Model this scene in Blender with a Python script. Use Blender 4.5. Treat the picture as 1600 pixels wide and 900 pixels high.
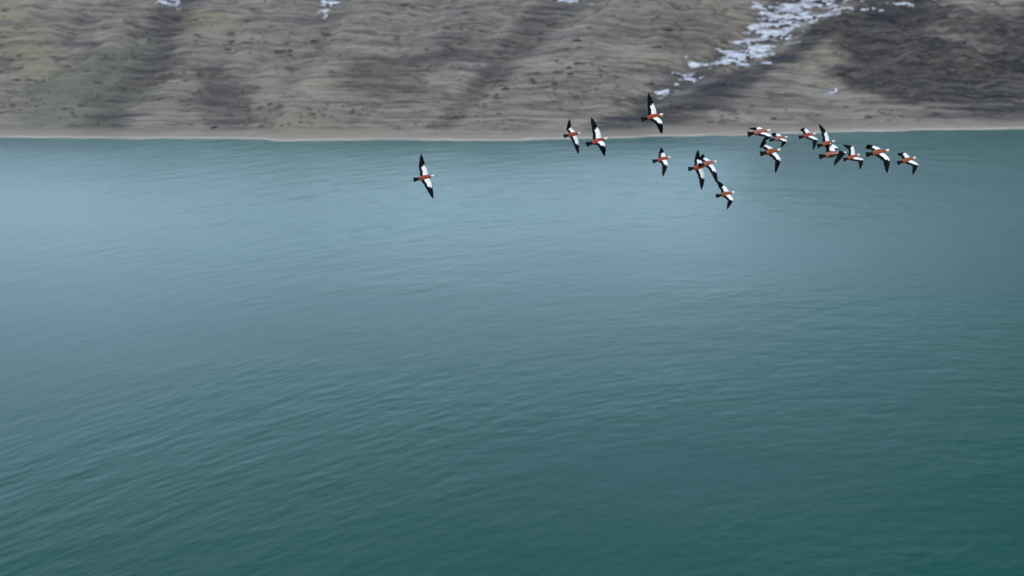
import bpy, bmesh, math, random
import numpy as np
from mathutils import Vector
R = math.radians
random.seed(4)
for o in list(bpy.data.objects): bpy.data.objects.remove(o)
scene = bpy.context.scene
col = scene.collection

# ------------------------------------------------------------------ camera
CAM = np.array([0.0, 0.0, 35.0]); PITCH = R(28); F = 1081.0        # focal length in px of a 1600 px wide frame
cd = bpy.data.cameras.new('camera'); cam = bpy.data.objects.new('camera', cd); col.objects.link(cam)
cam.location = CAM; cam.rotation_euler = (R(90) - PITCH, 0, 0)
cd.sensor_width = 36; cd.lens = 36 * F / 1600; cd.clip_end = 6000; cd.clip_start = 0.1
cd.dof.use_dof = True; cd.dof.focus_distance = 17.5; cd.dof.aperture_fstop = 0.30
scene.camera = cam
# ------------------------------------------------------------------ world, sun, exposure
SUN_EL, SUN_AZ = 48, -150          # azimuth from +Y towards +X
w = bpy.data.worlds.new('World'); scene.world = w; w.use_nodes = True
nt = w.node_tree; bg = nt.nodes['Background']; bg.inputs['Strength'].default_value = 0.15
sky = nt.nodes.new('ShaderNodeTexSky'); sky.sky_type = 'NISHITA'; sky.sun_disc = False
sky.sun_elevation = R(SUN_EL); sky.sun_rotation = R(SUN_AZ)
sky.air_density = 1.0; sky.dust_density = 3.0; sky.ozone_density = 1.0
sd = bpy.data.lights.new('sun', 'SUN'); sd.energy = 1.8; sd.angle = R(14); sd.color = (1, .96, .9)
sun = bpy.data.objects.new('sun', sd); col.objects.link(sun)
sdir = Vector((math.sin(R(SUN_AZ)) * math.cos(R(SUN_EL)), math.cos(R(SUN_AZ)) * math.cos(R(SUN_EL)), math.sin(R(SUN_EL))))
sun.rotation_euler = sdir.to_track_quat('Z', 'Y').to_euler(); sun.location = (0, 0, 80)
vs = scene.view_settings; vs.view_transform = 'Standard'; vs.look = 'None'; vs.gamma = 1; vs.exposure = 0.0
vs.use_curve_mapping = False
# thin overcast over the clear sky: cloud noise on the dome, plus a glow added low over the hills to brighten the lake's reflection
geo = nt.nodes.new('ShaderNodeTexCoord'); cn = nt.nodes.new('ShaderNodeTexNoise'); cn.inputs['Scale'].default_value = 2.2; cn.inputs['Detail'].default_value = 5
cm = nt.nodes.new('ShaderNodeMapping'); cm.inputs['Scale'].default_value = (1, 1, 2.6)
nt.links.new(geo.outputs['Generated'], cm.inputs[0]); nt.links.new(cm.outputs[0], cn.inputs['Vector'])
cr = nt.nodes.new('ShaderNodeMapRange'); cr.inputs[1].default_value = .35; cr.inputs[2].default_value = .62; cr.inputs[3].default_value = .55; cr.inputs[4].default_value = .95
nt.links.new(cn.outputs[0], cr.inputs[0])
dt = nt.nodes.new('ShaderNodeVectorMath'); dt.operation = 'DOT_PRODUCT'; dt.inputs[1].default_value = (math.sin(R(-8)) * math.cos(R(24)), math.cos(R(-8)) * math.cos(R(24)), math.sin(R(24)))
nt.links.new(geo.outputs['Generated'], dt.inputs[0])
gl = nt.nodes.new('ShaderNodeMapRange'); gl.interpolation_type = 'SMOOTHSTEP'
for i_, v_ in enumerate((.55, 1.0, 0.0, 1.05)): gl.inputs[i_ + 1].default_value = v_
nt.links.new(dt.outputs['Value'], gl.inputs[0])
cc_ = nt.nodes.new('ShaderNodeVectorMath'); cc_.operation = 'SCALE'; cc_.inputs[0].default_value = (.74, 1.0, 1.28)
sz = nt.nodes.new('ShaderNodeSeparateXYZ'); nt.links.new(geo.outputs['Generated'], sz.inputs[0])
le = nt.nodes.new('ShaderNodeMapRange'); le.interpolation_type = 'SMOOTHSTEP'
for i_, v_ in enumerate((.36, .98, 25.0, 2.5)): le.inputs[i_ + 1].default_value = v_
nt.links.new(sz.outputs[2], le.inputs[0])
gm = nt.nodes.new('ShaderNodeMath'); gm.operation = 'MULTIPLY_ADD'; gm.inputs[2].default_value = 3.4
nt.links.new(gl.outputs[0], gm.inputs[0]); nt.links.new(le.outputs[0], gm.inputs[1])
nt.links.new(gm.outputs[0], cc_.inputs['Scale'])
mx = nt.nodes.new('ShaderNodeMix'); mx.data_type = 'RGBA'
nt.links.new(cr.outputs[0], mx.inputs[0]); nt.links.new(sky.outputs[0], mx.inputs[6]); nt.links.new(cc_.outputs[0], mx.inputs[7])
nt.links.new(mx.outputs[2], bg.inputs['Color'])

# ------------------------------------------------------------------ helpers
def tag(o, label=None, cat=None, group=None, kind=None):
    if label: o['label'] = label
    if cat: o['category'] = cat
    if group: o['group'] = group
    if kind: o['kind'] = kind
    return o

RIGHT = np.array([1.0, 0, 0]); UP = np.array([0, math.sin(PITCH), math.cos(PITCH)]); FWD = np.array([0, math.cos(PITCH), -math.sin(PITCH)])
def ray(px, py): return RIGHT * ((px - 800) / F) - UP * ((py - 450) / F) + FWD
def at(px, py, depth): return CAM + ray(px, py) * depth
def on_water(px, py):
    r = ray(px, py); return CAM + r * (-CAM[2] / r[2])

def lattice(ix, iy, seed):
    h = (ix.astype(np.int64) * 374761393 + iy.astype(np.int64) * 668265263 + seed * 974634777) & 0xffffffff
    h = ((h ^ (h >> 13)) * 1274126177) & 0xffffffff
    h = h ^ (h >> 16)
    return (h & 0xffff) / 65535.0
def vnoise(x, y, seed=0):
    ix = np.floor(x); iy = np.floor(y); fx = x - ix; fy = y - iy
    fx = fx * fx * fx * (fx * (fx * 6 - 15) + 10); fy = fy * fy * fy * (fy * (fy * 6 - 15) + 10)
    a = lattice(ix, iy, seed); b = lattice(ix + 1, iy, seed); c = lattice(ix, iy + 1, seed); d = lattice(ix + 1, iy + 1, seed)
    return (a + (b - a) * fx) * (1 - fy) + (c + (d - c) * fx) * fy
def fbm(x, y, seed=0, n=4, g=.5):
    t = 0; a = 1; s = 0
    for k in range(n):
        t = t + a * (vnoise(x * 2 ** k + 17.3 * k, y * 2 ** k + 9.1 * k, seed + k) - .5); s += a; a *= g
    return t / s * 2

# ------------------------------------------------------------------ materials
def new_mat(name):
    m = bpy.data.materials.new(name); m.use_nodes = True
    return m, m.node_tree, m.node_tree.nodes['Principled BSDF']
def N(nt, t, **kw):
    n = nt.nodes.new(t)
    for k, v in kw.items():
        if k.startswith('i_'): n.inputs[k[2:].replace('_', ' ')].default_value = v
        else: setattr(n, k, v)
    return n
def math_n(nt, op, a, b=None, c=None):
    n = nt.nodes.new('ShaderNodeMath'); n.operation = op
    for i, v in enumerate((a, b, c)):
        if v is None: continue
        if hasattr(v, 'links'): nt.links.new(v, n.inputs[i])
        else: n.inputs[i].default_value = v
    return n.outputs[0]
def mixc(nt, fac, a, b):
    n = nt.nodes.new('ShaderNodeMix'); n.data_type = 'RGBA'
    for s, v in ((n.inputs[0], fac), (n.inputs[6], a), (n.inputs[7], b)):
        if hasattr(v, 'links'): nt.links.new(v, s)
        else: s.default_value = v if not isinstance(v, tuple) else (*v, 1)
    return n.outputs[2]
def maprange(nt, v, a, b, c=0, d=1):
    n = nt.nodes.new('ShaderNodeMapRange'); n.interpolation_type = 'SMOOTHSTEP'
    nt.links.new(v, n.inputs[0])
    for i, x in enumerate((a, b, c, d)): n.inputs[i + 1].default_value = x
    return n.outputs[0]

def noise_tex(nt, vec, scale, detail=4, rough=.55):
    n = nt.nodes.new('ShaderNodeTexNoise'); nt.links.new(vec, n.inputs['Vector'])
    n.inputs['Scale'].default_value = scale; n.inputs['Detail'].default_value = detail; n.inputs['Roughness'].default_value = rough
    return n.outputs[0]
def mapping(nt, vec, scale, rot=(0, 0, 0)):
    n = nt.nodes.new('ShaderNodeMapping'); nt.links.new(vec, n.inputs[0]); n.inputs['Scale'].default_value = scale; n.inputs['Rotation'].default_value = rot
    return n.outputs[0]

def water_material():
    m, nt, p = new_mat('lake_water')
    tc = nt.nodes.new('ShaderNodeTexCoord').outputs['Object']
    sep = nt.nodes.new('ShaderNodeSeparateXYZ'); nt.links.new(tc, sep.inputs[0])
    # wave trains spread from a far-off point, so their crests curve slowly over the lake
    dx = math_n(nt, 'SUBTRACT', sep.outputs[0], 35.0); dy = math_n(nt, 'SUBTRACT', sep.outputs[1], -62.0)
    r = math_n(nt, 'SQRT', math_n(nt, 'ADD', math_n(nt, 'MULTIPLY', dx, dx), math_n(nt, 'MULTIPLY', dy, dy)))
    a = math_n(nt, 'MULTIPLY', math_n(nt, 'ARCTAN2', dx, dy), 120.0)
    def wv(lr, la):
        c = nt.nodes.new('ShaderNodeCombineXYZ')
        nt.links.new(math_n(nt, 'DIVIDE', r, lr), c.inputs[0]); nt.links.new(math_n(nt, 'DIVIDE', a, la), c.inputs[1])
        return c.outputs[0]
    n1 = noise_tex(nt, wv(1.8, 6.5), 1, 2.0, .5)
    n2 = noise_tex(nt, wv(.66, 2.3), 1, 1.5, .45)
    n3 = noise_tex(nt, wv(.36, .9), 1, 2.0, .5)
    big = noise_tex(nt, mapping(nt, tc, (.012, .03, 1), (0, 0, .35)), 1, 3, .5)
    amp = maprange(nt, big, .36, .62, .25, 1.15)
    h = math_n(nt, 'ADD', math_n(nt, 'MULTIPLY', n1, .085), math_n(nt, 'ADD', math_n(nt, 'MULTIPLY', n2, .055), math_n(nt, 'MULTIPLY', n3, .020)))
    h = math_n(nt, 'MULTIPLY', h, amp)
    b = nt.nodes.new('ShaderNodeBump'); b.inputs['Strength'].default_value = 1; b.inputs['Distance'].default_value = 1.0
    nt.links.new(h, b.inputs['Height']); nt.links.new(b.outputs[0], p.inputs['Normal'])
    c = mixc(nt, maprange(nt, big, .35, .7), (.001, .047, .041), (.003, .058, .043))
    nt.links.new(c, p.inputs['Base Color'])
    p.inputs['Roughness'].default_value = .27; p.inputs['IOR'].default_value = 1.33
    return m

def hill_material(beach=False):
    m, nt, p = new_mat('shore_silt' if beach else 'hill_rock')
    tc = nt.nodes.new('ShaderNodeTexCoord').outputs['Object']
    st1 = noise_tex(nt, mapping(nt, tc, (.06, 1.1, .35)), 1, 6, .64)      # bedding and terracettes along the slope
    st2 = noise_tex(nt, mapping(nt, tc, (.26, 2.8, 1.0)), 1, 4, .6)
    big = noise_tex(nt, mapping(nt, tc, (.020, .04, .04)), 1, 4, .55)
    def attr(nm):
        n = nt.nodes.new('ShaderNodeAttribute'); n.attribute_name = nm; return n.outputs['Fac']
    c = mixc(nt, maprange(nt, big, .35, .65), (.222, .194, .158), (.175, .153, .148))
    c = mixc(nt, maprange(nt, st1, .40, .72), c, (.30, .275, .235))
    c = mixc(nt, maprange(nt, st1, .52, .34, 0, .8), c, (.112, .104, .108))
    c = mixc(nt, maprange(nt, st2, .48, .34, 0, .75), c, (.06, .052, .055))
    c = mixc(nt, maprange(nt, st2, .58, .75, 0, .5), c, (.33, .31, .27))
    st3 = noise_tex(nt, mapping(nt, tc, (.15, 1.7, .8)), 1, 3, .5)
    c = mixc(nt, maprange(nt, st3, .60, .70, 0, .75), c, (.075, .068, .072))
    sh = noise_tex(nt, mapping(nt, tc, (.16, .55, .55)), 1, 3, .55)
    c = mixc(nt, maprange(nt, sh, .60, .70, 0, .7), c, (.055, .05, .05))
    rk = math_n(nt, 'MULTIPLY', attr('dark'), maprange(nt, st1, .3, .62, 1.0, .68))
    c = mixc(nt, rk, c, (.024, .027, .036))
    c = mixc(nt, math_n(nt, 'MULTIPLY', attr('green'), maprange(nt, st1, .35, .6, .1, .75)), c, (.115, .135, .105))
    c = mixc(nt, math_n(nt, 'MULTIPLY', attr('yellow'), maprange(nt, st1, .35, .6, .1, .6)), c, (.25, .225, .15))
    sp = nt.nodes.new('ShaderNodeSeparateXYZ'); nt.links.new(tc, sp.inputs[0]); z = sp.outputs[2]
    zz = math_n(nt, 'ADD', z, math_n(nt, 'MULTIPLY', st1, .5))
    c = mixc(nt, maprange(nt, zz, 1.5, .7, 0, .7), c, (.26, .232, .208))
    c = mixc(nt, maprange(nt, math_n(nt, 'ADD', z, math_n(nt, 'MULTIPLY', st1, .2)), .24, .17, 0, .95), c, (.52, .48, .41))
    c = mixc(nt, maprange(nt, z, .06, .01, 0, .9), c, (.07, .075, .07))
    nt.links.new(c, p.inputs['Base Color'])
    p.inputs['Roughness'].default_value = .95; p.inputs['Specular IOR Level'].default_value = .2
    b = nt.nodes.new('ShaderNodeBump'); b.inputs['Distance'].default_value = .9 if not beach else .25; b.inputs['Strength'].default_value = .6
    nt.links.new(math_n(nt, 'ADD', st1, math_n(nt, 'MULTIPLY', st2, .35)), b.inputs['Height']); nt.links.new(b.outputs[0], p.inputs['Normal'])
    return m

def snow_material():
    m, nt, p = new_mat('old_snow')
    tc = nt.nodes.new('ShaderNodeTexCoord').outputs['Object']
    n = noise_tex(nt, mapping(nt, tc, (.28, 2.4, 2.4)), 1, 4, .6)
    nt.links.new(mixc(nt, maprange(nt, n, .38, .62), (.20, .21, .25), (.66, .71, .82)), p.inputs['Base Color'])
    p.inputs['Roughness'].default_value = .8
    return m

# ------------------------------------------------------------------ lake
me = bpy.data.meshes.new('lake_water')
xs = [-3000, -600, -200, 0, 200, 600, 3000]; ys = [-3000, -600, -100, 60, 200, 600, 3000]
vsx = [(x, y, 0) for y in ys for x in xs]
fc = [(j * 7 + i, j * 7 + i + 1, (j + 1) * 7 + i + 1, (j + 1) * 7 + i) for j in range(6) for i in range(6)]
me.from_pydata(vsx, [], fc); me.materials.append(water_material())
lake = bpy.data.objects.new('water', me); col.objects.link(lake)
tag(lake, 'teal rippled lake water reaching to the foot of the hills', 'water', kind='structure')

# ------------------------------------------------------------------ hillside
shore_px = [(-900, 222), (-300, 217), (0, 216), (200, 216.5), (330, 217), (415, 217), (432, 220), (480, 220), (600, 219), (700, 220), (800, 220), (870, 218), (1000, 215),
            (1100, 213), (1200, 210), (1300, 207), (1450, 204.5), (1600, 201.5), (1900, 196), (2400, 186)]
sp = np.array([on_water(*p)[:2] for p in shore_px])
def shore_y(X): return np.interp(X, sp[:, 0], sp[:, 1]) + fbm(X / 7.0, X * 0, 400, 4, .6) * .9
def ridge(X): return 23 + 60 / (1 + np.exp(-(X - 92) / 12.0))
def base_h(X, v):
    Hr = ridge(X)
    bw = 2.1
    vb = np.clip(v - bw, 0, None)
    a_ = .45 * vb; k_ = 2.0
    up = -k_ * np.logaddexp(-a_ / k_, -Hr / k_) + k_ * np.logaddexp(0, -Hr / k_)
    return np.where(v < bw, v * .17, bw * .17 + up)
def on_hill(px, py):
    r = ray(px, py); t = np.linspace(60, 420, 4000)
    P = CAM[None] + r[None] * t[:, None]
    below = P[:, 2] < base_h(P[:, 0], P[:, 1] - shore_y(P[:, 0]))
    i = int(np.argmax(below)); return P[i]
dv = [-6.0]
while dv[-1] < 170:
    v = dv[-1]; dv.append(v + (.20 if v < 42 else .20 + (v - 42) * .03))
dv = np.array(dv); X1 = np.arange(-270, 310.1, .5)
X, V = np.meshgrid(X1, dv)                      # rows go up the hill
Y = shore_y(X) + V
def seg_dist(pts):
    """distance in plan to a polyline whose points carry a width: returns distance / local width"""
    best = np.full(X.shape, 1e9)
    for (a, wa), (b, wb) in zip(pts[:-1], pts[1:]):
        d = b[:2] - a[:2]; L = max((d ** 2).sum(), 1e-6)
        t = np.clip(((X - a[0]) * d[0] + (Y - a[1]) * d[1]) / L, 0, 1)
        q = np.hypot(X - a[0] - t * d[0], (Y - a[1] - t * d[1])) / (wa + (wb - wa) * t)
        best = np.minimum(best, q)
    return best
def line(*pts): return [(on_hill(x, y), wd) for x, y, wd in pts]
warp = fbm(X / 14, Y / 9, 50, 4) * .75 + fbm(X / 7, Y / 1.1, 77, 3) * .6
def soft(q, a=.3, b=1.45):
    t = np.clip((b - (q + warp)) / (b - a), 0, 1); return t * t * (3 - 2 * t)
g_couloir = seg_dist(line((1330, -20, 6), (1240, 0, 5.5), (1200, 45, 5), (1120, 90, 4.2), (1060, 130, 3.2), (1000, 175, 3), (960, 205, 2)))
g_left = seg_dist(line((300, -22, 5), (268, 20, 4), (240, 90, 5), (190, 150, 5), (150, 200, 4)))
g_mid = seg_dist(line((960, -22, 5), (860, 10, 4), (800, 75, 3.5), (740, 145, 3), (690, 195, 2.5)))
g_mid2 = seg_dist(line((560, -20, 4), (525, 10, 3), (470, 90, 2.5), (420, 195, 2)))
g_right = seg_dist(line((1480, -22, 6), (1420, 20, 6), (1330, 110, 5), (1300, 160, 3)))
g_r2 = seg_dist(line((1640, 40, 5), (1560, 110, 4), (1500, 180, 2)))
H = base_h(X, V)
rise = np.clip((V - 4) / 14, 0, 1)
for g, dpt in ((g_couloir, 1.7), (g_left, 1.3), (g_mid, 1.0), (g_mid2, .5), (g_right, 1.5), (g_r2, .9)):
    H -= rise * dpt * np.exp(-(g / 1.25) ** 2)
H += rise * (fbm(X / 38, Y / 60, 3, 3) * 1.5 + fbm(X / 11 + Y / 30, Y / 14, 8, 4) * .45)
H -= rise * np.clip(.28 - np.abs(fbm(X / 17 - Y / 22, Y / 30 + X / 60, 610, 4, .55)), 0, 1) * 2.6    # small runnels cut down the slope
H += rise * (fbm(X / 14, Y / 1.3, 21, 4, .6) * .36)             # ledges along the slope
crag = soft(seg_dist(line((1400, 10, 11), (1370, 90, 11), (1460, 120, 14), (1640, 90, 16))), .5, 1.2)
H += rise * crag * np.abs(fbm(X / 6, Y / 3, 91, 4)) * 2.6
H += np.clip(V / 3, 0, 1) * fbm(X / 3, Y / .8, 33, 3) * .05
# attributes that colour the ground: dark crag rock, darker gullies and runnels, scrub, grass
runnel = np.clip(.16 - np.abs(fbm(X / 17 - Y / 22, Y / 30 + X / 60, 610, 4, .55)), 0, 1) / .16
dark = np.maximum.reduce([.42 * rise * runnel * np.clip(fbm(X / 30, Y / 30, 700, 2) * 2 + .7, 0, 1), .95 * soft(seg_dist(line((1330, 60, 5), (1370, 90, 9), (1420, 110, 10), (1390, 40, 8)))) , 1.0 * crag,
                          .75 * soft(g_left * .9), 1.0 * soft(seg_dist(line((1310, 35, 2.5), (1190, 105, 2.8), (1100, 150, 3.4), (1000, 185, 4.2), (960, 205, 3))) * .85),
                          .62 * soft(g_mid * 1.1), .55 * soft(seg_dist(line((560, 120, 5), (640, 110, 7), (720, 60, 6)))), .55 * soft(g_mid2) * .5, .62 * soft(seg_dist(line((330, 110, 4), (350, 140, 6), (360, 180, 4)))),
                          .45 * soft(seg_dist(line((1000, 30, 8), (1080, 50, 9)))), .8 * soft(g_couloir, .3, 1.4),
                          .75 * soft(seg_dist(line((1560, 160, 9), (1700, 150, 12)))) * .8])
green = np.maximum(soft(seg_dist(line((215, 70, 5), (150, 100, 6), (90, 140, 6), (70, 180, 5)))), .8 * soft(seg_dist(line((120, 160, 5), (130, 190, 5), (230, 130, 2)))))
yellow = np.maximum.reduce([soft(seg_dist(line((20, 20, 5), (45, 80, 5), (60, 100, 4)))), soft(seg_dist(line((310, 25, 4), (350, 40, 4)))), soft(seg_dist(line((455, 190, 3), (520, 200, 2)))), 1.3 * soft(seg_dist(line((440, 209, 1.5), (500, 208, 2), (590, 210, 1.2))))])
nr, nc = X.shape
co = np.stack([X, Y, H], -1).reshape(-1, 3)
def grid_faces(i0, i1):
    i = np.arange(i0, i1)[:, None]; j = np.arange(nc - 1)[None]
    a = i * nc + j
    return np.stack([a, a + 1, a + nc + 1, a + nc], -1).reshape(-1, 4)
def mesh_from(name, faces, mat, lift=None, attrs=True):
    used = np.unique(faces); remap = np.full(nr * nc, -1); remap[used] = np.arange(len(used))
    c = co[used].copy()
    if lift is not None: c[:, 2] += lift.reshape(-1)[used]
    f = remap[faces].astype(np.int32)
    me = bpy.data.meshes.new(name); me.vertices.add(len(c)); me.vertices.foreach_set('co', c.ravel().astype(np.float32))
    me.loops.add(f.size); me.loops.foreach_set('vertex_index', f.ravel())
    me.polygons.add(len(f)); me.polygons.foreach_set('loop_start', np.arange(len(f), dtype=np.int32) * 4)
    me.polygons.foreach_set('loop_total', np.full(len(f), 4, dtype=np.int32)) if bpy.app.version < (4, 1, 0) else None
    me.update(calc_edges=True); me.polygons.foreach_set('use_smooth', np.ones(len(f), dtype=bool))
    if attrs:
        for nm, arr in (('dark', dark), ('green', green), ('yellow', yellow)):
            at_ = me.attributes.new(nm, 'FLOAT', 'POINT'); at_.data.foreach_set('value', arr.reshape(-1)[used].astype(np.float32))
    me.materials.append(mat); me.validate()
    o = bpy.data.objects.new(name, me); col.objects.link(o); return o
kb = int(np.searchsorted(dv, 2.1))
tag(mesh_from('shore', grid_faces(0, kb), hill_material(True)), 'narrow pale silt shore between the lake and the slope', 'shore', kind='structure')
tag(mesh_from('hillside', grid_faces(kb, nr - 1), hill_material()), 'bare grey brown mountainside cut by gullies above the lake', 'hillside', kind='structure')

# snow lying in the gullies: torn streaks, banked up a little above the ground
st = fbm(X / 4.6 + Y / 9, Y / .8, 140, 2, .6) + .8 * fbm(X / 2.8, Y / .5, 190, 2)
st2 = fbm(X / 9, Y / 1.6, 160, 3, .6)
def snow(name, q, dens, label):
    s = dens - q * .95 + st * 1.0 + st2 * .55 - .06
    lift = np.clip(s * .9, -.25, .45) 
    fa = grid_faces(kb, nr - 1); sv = s.reshape(-1)
    keep = (sv[fa] > -.12).all(1)
    tag(mesh_from(name, fa[keep], MS, lift, False), label, 'snow', kind='stuff')
MS = snow_material()
snow('snow', seg_dist(line((1275, -20, 9), (1248, 0, 8.0), (1215, 40, 6.2), (1160, 78, 3.6), (1105, 102, 1.8))), .46, 'streaky old snow filling the steep gully above the flock')
snow('snow', seg_dist(line((1090, 100, 3.5), (1050, 128, 2.6), (1030, 148, 1.6))), .14, 'thin broken snow scraps at the lower end of the gully')
snow('snow', seg_dist(line((1260, 28, 2), (1330, 15, 1.8), (1420, -4, 2.2))), .25, 'thin snow ribbon branching right along the slope top')
snow('snow', seg_dist(line((283, -20, 4.5), (278, -4, 3.6), (276, 2, 1.8))), .45, 'white snow patch at the top edge above the left gully')
snow('snow', seg_dist(line((530, -30, 2.5), (512, 10, 2.3), (506, 18, 1.6))), .40, 'small bluish snow patch high on the left slope')
snow('snow', seg_dist(line((840, -8, 2), (920, -6, 1.8))), .22, 'faint snow traces on the top edge near the middle')
snow('snow', seg_dist(line((1294, 137, 1.6), (1308, 137, 1.2))), .25, 'tiny snow scrap below the dark crag')

# low scrub and stones strewn over the slope, thicker in the gullies
rng = np.random.default_rng(11); bm = bmesh.new(); tot = 0
ico = bmesh.new(); bmesh.ops.create_icosphere(ico, subdivisions=1, radius=1); iv = np.array([v.co[:] for v in ico.verts]); ifc = [[v.index for v in f.verts] for f in ico.faces]; ico.free()
allv = []; allf = []; base_i = 0
clump = fbm(X / 9 + Y / 12, Y / 4, 301, 3)
while tot < 4500:
    i = rng.integers(kb + 8, nr - 1); j = rng.integers(60, nc - 60)
    if V[i, j] > 62 or rng.random() > .03 + .9 * runnel[i, j] * max(clump[i, j] + .2, 0) + 2.6 * max(clump[i, j], 0) + .5 * dark[i, j]: continue
    sz_ = rng.uniform(.10, .26) * (2.2 if rng.random() < .10 else 1)
    p = np.array([X[i, j] + rng.uniform(-.3, .3), Y[i, j], H[i, j] + sz_ * .12])
    q = iv * (1 + .22 * rng.standard_normal((len(iv), 1))) * np.array([rng.uniform(1.2, 2.6), .8, .62]) * sz_ + p
    allv.append(q); allf += [[a + base_i for a in f] for f in ifc]; base_i += len(iv); tot += 1
me = bpy.data.meshes.new('scrub'); me.from_pydata(np.concatenate(allv).tolist(), [], allf)
m_, nt_, p_ = new_mat('dark_scrub')
tcs = nt_.nodes.new('ShaderNodeTexCoord').outputs['Object']
nt_.links.new(mixc(nt_, maprange(nt_, noise_tex(nt_, tcs, .5, 3), .35, .65), (.070, .064, .056), (.125, .112, .10)), p_.inputs['Base Color']); p_.inputs['Roughness'].default_value = .95
me.materials.append(m_); so = bpy.data.objects.new('scrub', me); col.objects.link(so)
tag(so, 'low dark scrub and stones strewn across the slope', 'scrub', kind='stuff')

# ------------------------------------------------------------------ shelducks
def feather(name, c, c2, rough=.7, scale=40):
    m, nt, p = new_mat(name)
    tc = nt.nodes.new('ShaderNodeTexCoord').outputs['Object']
    n = noise_tex(nt, mapping(nt, tc, (1, 1, 1)), scale, 3, .6)
    nt.links.new(mixc(nt, maprange(nt, n, .35, .65), c, c2), p.inputs['Base Color'])
    p.inputs['Roughness'].default_value = rough; p.inputs['Specular IOR Level'].default_value = .3
    return m
RUST = [feather('rust_plumage', (.36, .060, .036), (.26, .042, .028)), feather('orange_plumage', (.32, .095, .032), (.23, .065, .026)), feather('rose_plumage', (.36, .13, .10), (.27, .10, .08))]
BUFF = feather('buff_head_plumage', (.84, .74, .64), (.78, .67, .57)); WHITE = feather('white_coverts', (.90, .90, .89), (.86, .87, .87))
BLACK = feather('black_flight_feathers', (.004, .005, .007), (.007, .010, .012), .8)
BLACK.node_tree.nodes['Principled BSDF'].inputs['Specular IOR Level'].default_value = .08; BILL = feather('dark_bill', (.02, .02, .02), (.03, .03, .03), .4)
BODY = [(.105, .016, .012), (.13, .030, .024), (.165, .043, .038), (.20, .054, .05), (.25, .066, .061), (.31, .072, .068), (.37, .069, .066), (.42, .057, .056), (.455, .042, .042), (.485, .031, .032),
        (.515, .0265, .028), (.545, .028, .031), (.568, .0315, .034), (.592, .0295, .031), (.609, .021, .022), (.617, .011, .012)]
def loft(bm, rings, mats, cap=True):
    vr = [[bm.verts.new(Vector(p)) for p in r] for r in rings]; n = len(vr[0])
    for i in range(len(vr) - 1):
        for k in range(n):
            f = bm.faces.new((vr[i][k], vr[i][(k + 1) % n], vr[i + 1][(k + 1) % n], vr[i + 1][k])); f.material_index = mats(i, k); f.smooth = True
    if cap:
        f = bm.faces.new(list(reversed(vr[0]))); f.material_index = mats(0, 0)
        f = bm.faces.new(vr[-1]); f.material_index = mats(len(vr) - 2, 0)
CH = [0, .05, .16, .32, .50, .62, .80, 1.0]                      # chordwise stations of a wing section
TH = [0, .55, .92, 1.0, .78, .55, .25, .0]
INNER, HAND, LEN = .275, .355, .645
def unit(v): return v / np.linalg.norm(v)
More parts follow.
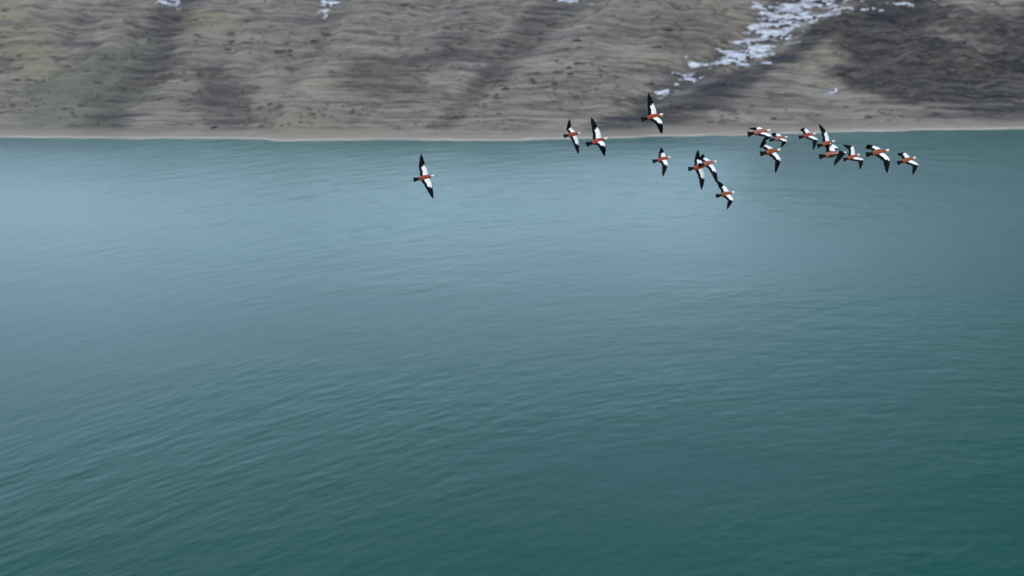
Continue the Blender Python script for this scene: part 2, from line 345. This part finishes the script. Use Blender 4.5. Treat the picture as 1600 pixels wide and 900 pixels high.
def bird(tail, bill, uw, ut, lw, lt, scale=1.0, tone=0, signs=(-1, 1, 1, -1), label='', first=False):
    tail, bill, uw, ut, lw, lt = [np.array(q, float) for q in (tail, bill, uw, ut, lw, lt)]
    L = np.linalg.norm(bill - tail); D = LEN * F / L * scale
    m_px = D / F                                                  # metres per pixel at the bird
    mid = (tail + bill) / 2; C = at(mid[0], mid[1], D)
    def w3(p): return at(p[0], p[1], D) - C                       # in the plane through the bird, relative to its middle
    T3, B3 = w3(tail), w3(bill)
    short = np.linalg.norm(B3 - T3)
    ax = unit(B3 - T3)
    if short < LEN: ax = unit(ax * short + FWD * math.sqrt(LEN ** 2 - short ** 2) * .999)
    nrm = unit(-FWD - ax * np.dot(-FWD, ax)); side = np.cross(nrm, ax)   # side: towards the far (left) wing
    org = -ax * LEN / 2
    def body(s, a=0, b=0): return org + ax * s + side * a + nrm * b
    bm = bmesh.new()
    K = 14
    rings = [[body(s, 1.16 * rw * math.cos(2 * math.pi * k / K), 1.1 * rh * math.sin(2 * math.pi * k / K) - .004) for k in range(K)] for s, rw, rh in BODY]
    loft(bm, rings, lambda i, k: 1 if BODY[i][0] < .16 else 0 if BODY[i][0] < .50 else 3)
    # fanned tail
    tw = [(.0, .052, .002), (.008, .068, .003), (.05, .064, .006), (.10, .050, .012), (.15, .036, .018), (.18, .022, .014)]
    loft(bm, [[body(s, a * math.cos(2 * math.pi * k / 10), b * math.sin(2 * math.pi * k / 10)) for k in range(10)] for s, a, b in tw], lambda i, k: 1)
    for sgn, wr, tp, s1, s2 in ((1, uw, ut, signs[0], signs[1]), (-1, lw, lt, signs[2], signs[3])):
        S = body(.435, sgn * .030, .012)
        w_ = w3(wr); d = w_ - S; d = d - nrm * np.dot(d, nrm); p = np.linalg.norm(d)
        Wp = S + d + nrm * s1 * min(math.sqrt(max(INNER ** 2 - p ** 2, 0)), .22)
        d = w3(tp) - w_; p = np.linalg.norm(d)
        Tp = Wp + d + nrm * s2 * min(math.sqrt(max(HAND ** 2 - p ** 2, 0)), .30)
        u1 = unit(Wp - S); u2 = unit(Tp - Wp)
        back = -ax
        st_ = []
        L1 = np.linalg.norm(Wp - S); L2 = np.linalg.norm(Tp - Wp)
        for t, c in ((-.10, .235), (.12, .235), (.35, .225), (.6, .21), (.82, .198)):
            bow = math.sin(max(t, 0) * math.pi) * .018
            st_.append((S + u1 * L1 * t + ax * bow, u1, c, .020 * (1 - .35 * max(t, 0)), 0))
        um = unit(u1 + u2)
        st_.append((Wp, um, .188, .012, 0))
        for t, c in ((.12, .176), (.27, .162), (.42, .142), (.57, .120), (.71, .095), (.83, .068), (.92, .036), (.975, .018), (1.0, .005)):
            bow = math.sin(t * math.pi) * .016
            st_.append((Wp + u2 * L2 * t + ax * bow, u2, c, .009 * (1 - t) + .0022, 1))
        rings = []
        for n_, (P, u, c, th, hnd) in enumerate(st_):
            uu = u
            bk = back - uu * np.dot(back, uu) * (.55 if not hnd else .85)
            bk = unit(bk); nn = np.cross(bk, uu) * sgn; nn = unit(nn)
            if np.dot(nn, nrm) < 0: nn = -nn
            cc = c * (1 + .035 * (-1) ** n_ * (1 if n_ > 1 else 0))
            top = [P + bk * cc * x + nn * (th * y + .10 * cc * math.sin(math.pi * x) * .5) for x, y in zip(CH, TH)]
            bot = [P + bk * cc * x + nn * (-th * .35 * y + .10 * cc * math.sin(math.pi * x) * .5 - .0012) for x, y in list(zip(CH, TH))[::-1][:]]
            r_ = top + bot
            if sgn > 0: r_ = r_[::-1]
            rings.append(r_)
        nk = 16
        def mat_of(i, k):
            if sgn > 0: k = nk - 2 - k
            j = k if k < 7 else 14 - k
            if i <= 4 and j < 5 and k != 7 and k != 15: return 2
            if i <= 4 and k in (15, -1): return 2
            if i == 5 and 1 <= j < 3: return 2
            return 1
        loft(bm, rings, mat_of)
    bmesh.ops.recalc_face_normals(bm, faces=bm.faces)
    me = bpy.data.meshes.new('ruddy_shelduck'); bm.to_mesh(me); bm.free()
    for m_ in (RUST[tone], BLACK, WHITE, BUFF): me.materials.append(m_)
    o = bpy.data.objects.new('ruddy_shelduck', me); col.objects.link(o); o.location = C
    o['short'] = short; del o['short']
    # weld wings, tail and trunk into one continuous surface
    md = o.modifiers.new('weld', 'BOOLEAN'); md.operation = 'UNION'; md.solver = 'EXACT'; md.use_self = True
    e = bmesh.new(); bmesh.ops.create_cube(e, size=.012, matrix=__import__('mathutils').Matrix.Translation(Vector(body(.3)))); em = bpy.data.meshes.new('seed'); e.to_mesh(em); e.free()
    eo = bpy.data.objects.new('seed', em); col.objects.link(eo); eo.location = C; md.object = eo
    bpy.context.view_layer.update()
    dg = bpy.context.evaluated_depsgraph_get(); nm = bpy.data.meshes.new_from_object(o.evaluated_get(dg))
    o.modifiers.remove(md); bpy.data.objects.remove(eo); bpy.data.meshes.remove(em)
    if len(nm.polygons) > 150:
        o.data = nm; nm.name = 'ruddy_shelduck'
        while len(nm.materials) > 4: nm.materials.pop()
        for k, m_ in enumerate((RUST[tone], BLACK, WHITE, BUFF)): nm.materials[k] = m_
    else: print('weld failed', label)
    tag(o, label, 'duck', 'shelducks flying in a flock over the lake')
    bb = bmesh.new()
    loft(bb, [[body(s, a * math.cos(2 * math.pi * k / 8), b * math.sin(2 * math.pi * k / 8) - .006) for k in range(8)] for s, a, b in ((.600, .012, .013), (.616, .010, .010), (.632, .0095, .006), (.646, .007, .003))], lambda i, k: 0)
    bmesh.ops.recalc_face_normals(bb, faces=bb.faces)
    bme = bpy.data.meshes.new('bill'); bb.to_mesh(bme); bb.free(); bme.materials.append(BILL)
    bo = bpy.data.objects.new('bill', bme); col.objects.link(bo); bo.parent = o
    return o
#      tail            bill            far wrist       far tip         near wrist      near tip
bird((646, 281), (681, 274), (664.5, 259.5), (659.5, 242), (675.5, 291.5), (678, 311), 1, 0, label='lone rust duck trailing far left of the flock, wings fully spread')
bird((880.5, 213.5), (909, 207), (894.5, 198.5), (889, 187), (904.5, 224), (905.5, 240), .98, 0, label='small duck crossing the shoreline, leftmost of the two flying side by side')
bird((916, 226), (951.5, 215), (935, 200.5), (923.5, 184), (944, 229), (945.5, 244), 1, 0, label='duck with long raised dark wing, right one of the shoreline pair')
bird((1002, 187), (1038, 178), (1021.5, 163.5), (1012, 147), (1033, 193.5), (1035.5, 208.5), 1, 0, label='highest duck of the flock, seen against the brown hillside')
bird((1019.5, 252.5), (1050, 245.5), (1039.5, 236.5), (1032, 232), (1041.5, 259), (1034, 278), 1, 0, label='duck over open water with a short folded far wing, below the highest one')
bird((1075, 264.5), (1108, 258), (1096, 247.5), (1090, 234.5), (1101, 278), (1096.5, 297), 1.02, 0, label='duck partly hidden under its neighbour, left one of the overlapping pair')
bird((1090, 259), (1122.5, 251.5), (1105, 244), (1096, 242), (1116.5, 268), (1119, 288), .98, 2, label='pinkish duck overlapping the one to its left, wing swept down')
bird((1118.5, 306.5), (1149.5, 300), (1133.5, 289.5), (1120, 282.5), (1143.5, 313.5), (1135, 328), 1, 1, label='lowest duck of the flock, with orange back and bent wings')
bird((1168, 210), (1206, 203), (1191, 196), (1172, 199), (1202, 215), (1194, 221), 1, 2, label='pale pinkish duck on the shoreline at the top left of the clump of three')
bird((1202, 219), (1232.5, 213.5), (1218, 206.5), (1207, 208), (1226, 222.5), (1222, 230), 1.02, 2, label='small rosy duck at the right of the clump of three')
bird((1186, 241.5), (1223, 232.5), (1203, 223.5), (1191, 217), (1216, 251), (1212, 271), .97, 1, label='orange backed duck at the bottom of the clump of three, long wing down')
bird((1248, 215), (1276, 208.5), (1260.5, 199.5), (1251, 202), (1275, 219), (1268, 236), 1, 0, label='dark red duck with drooping near wing, just left of the tall winged one')
bird((1276, 229), (1306.5, 219.5), (1292, 206.5), (1280, 193), (1305.5, 232), (1299, 243), .99, 1, label='duck with tall raised dark wing above a grey one')
bird((1275, 246), (1322.5, 236.5), (1304, 224), (1291, 227), (1317, 240), (1297, 262), 1.24, 2, label='greyish duck seen nearly side on, tucked below the tall winged one')
bird((1317.5, 250), (1345, 241), (1333, 228.5), (1317, 225.5), (1346.5, 250), (1341.5, 266), 1, 0, label='third duck from the right end of the flock, upright white far wing')
bird((1353, 242), (1391.5, 234), (1371, 225.5), (1354.5, 226.5), (1385, 251), (1381, 272.5), 1, 1, label='large brown backed duck, second from the right end, near wing hanging long')
bird((1402, 255), (1432.5, 245.5), (1418, 237), (1403, 239.5), (1430.5, 258.5), (1422, 275), 1, 1, label='rightmost duck leading the flock')
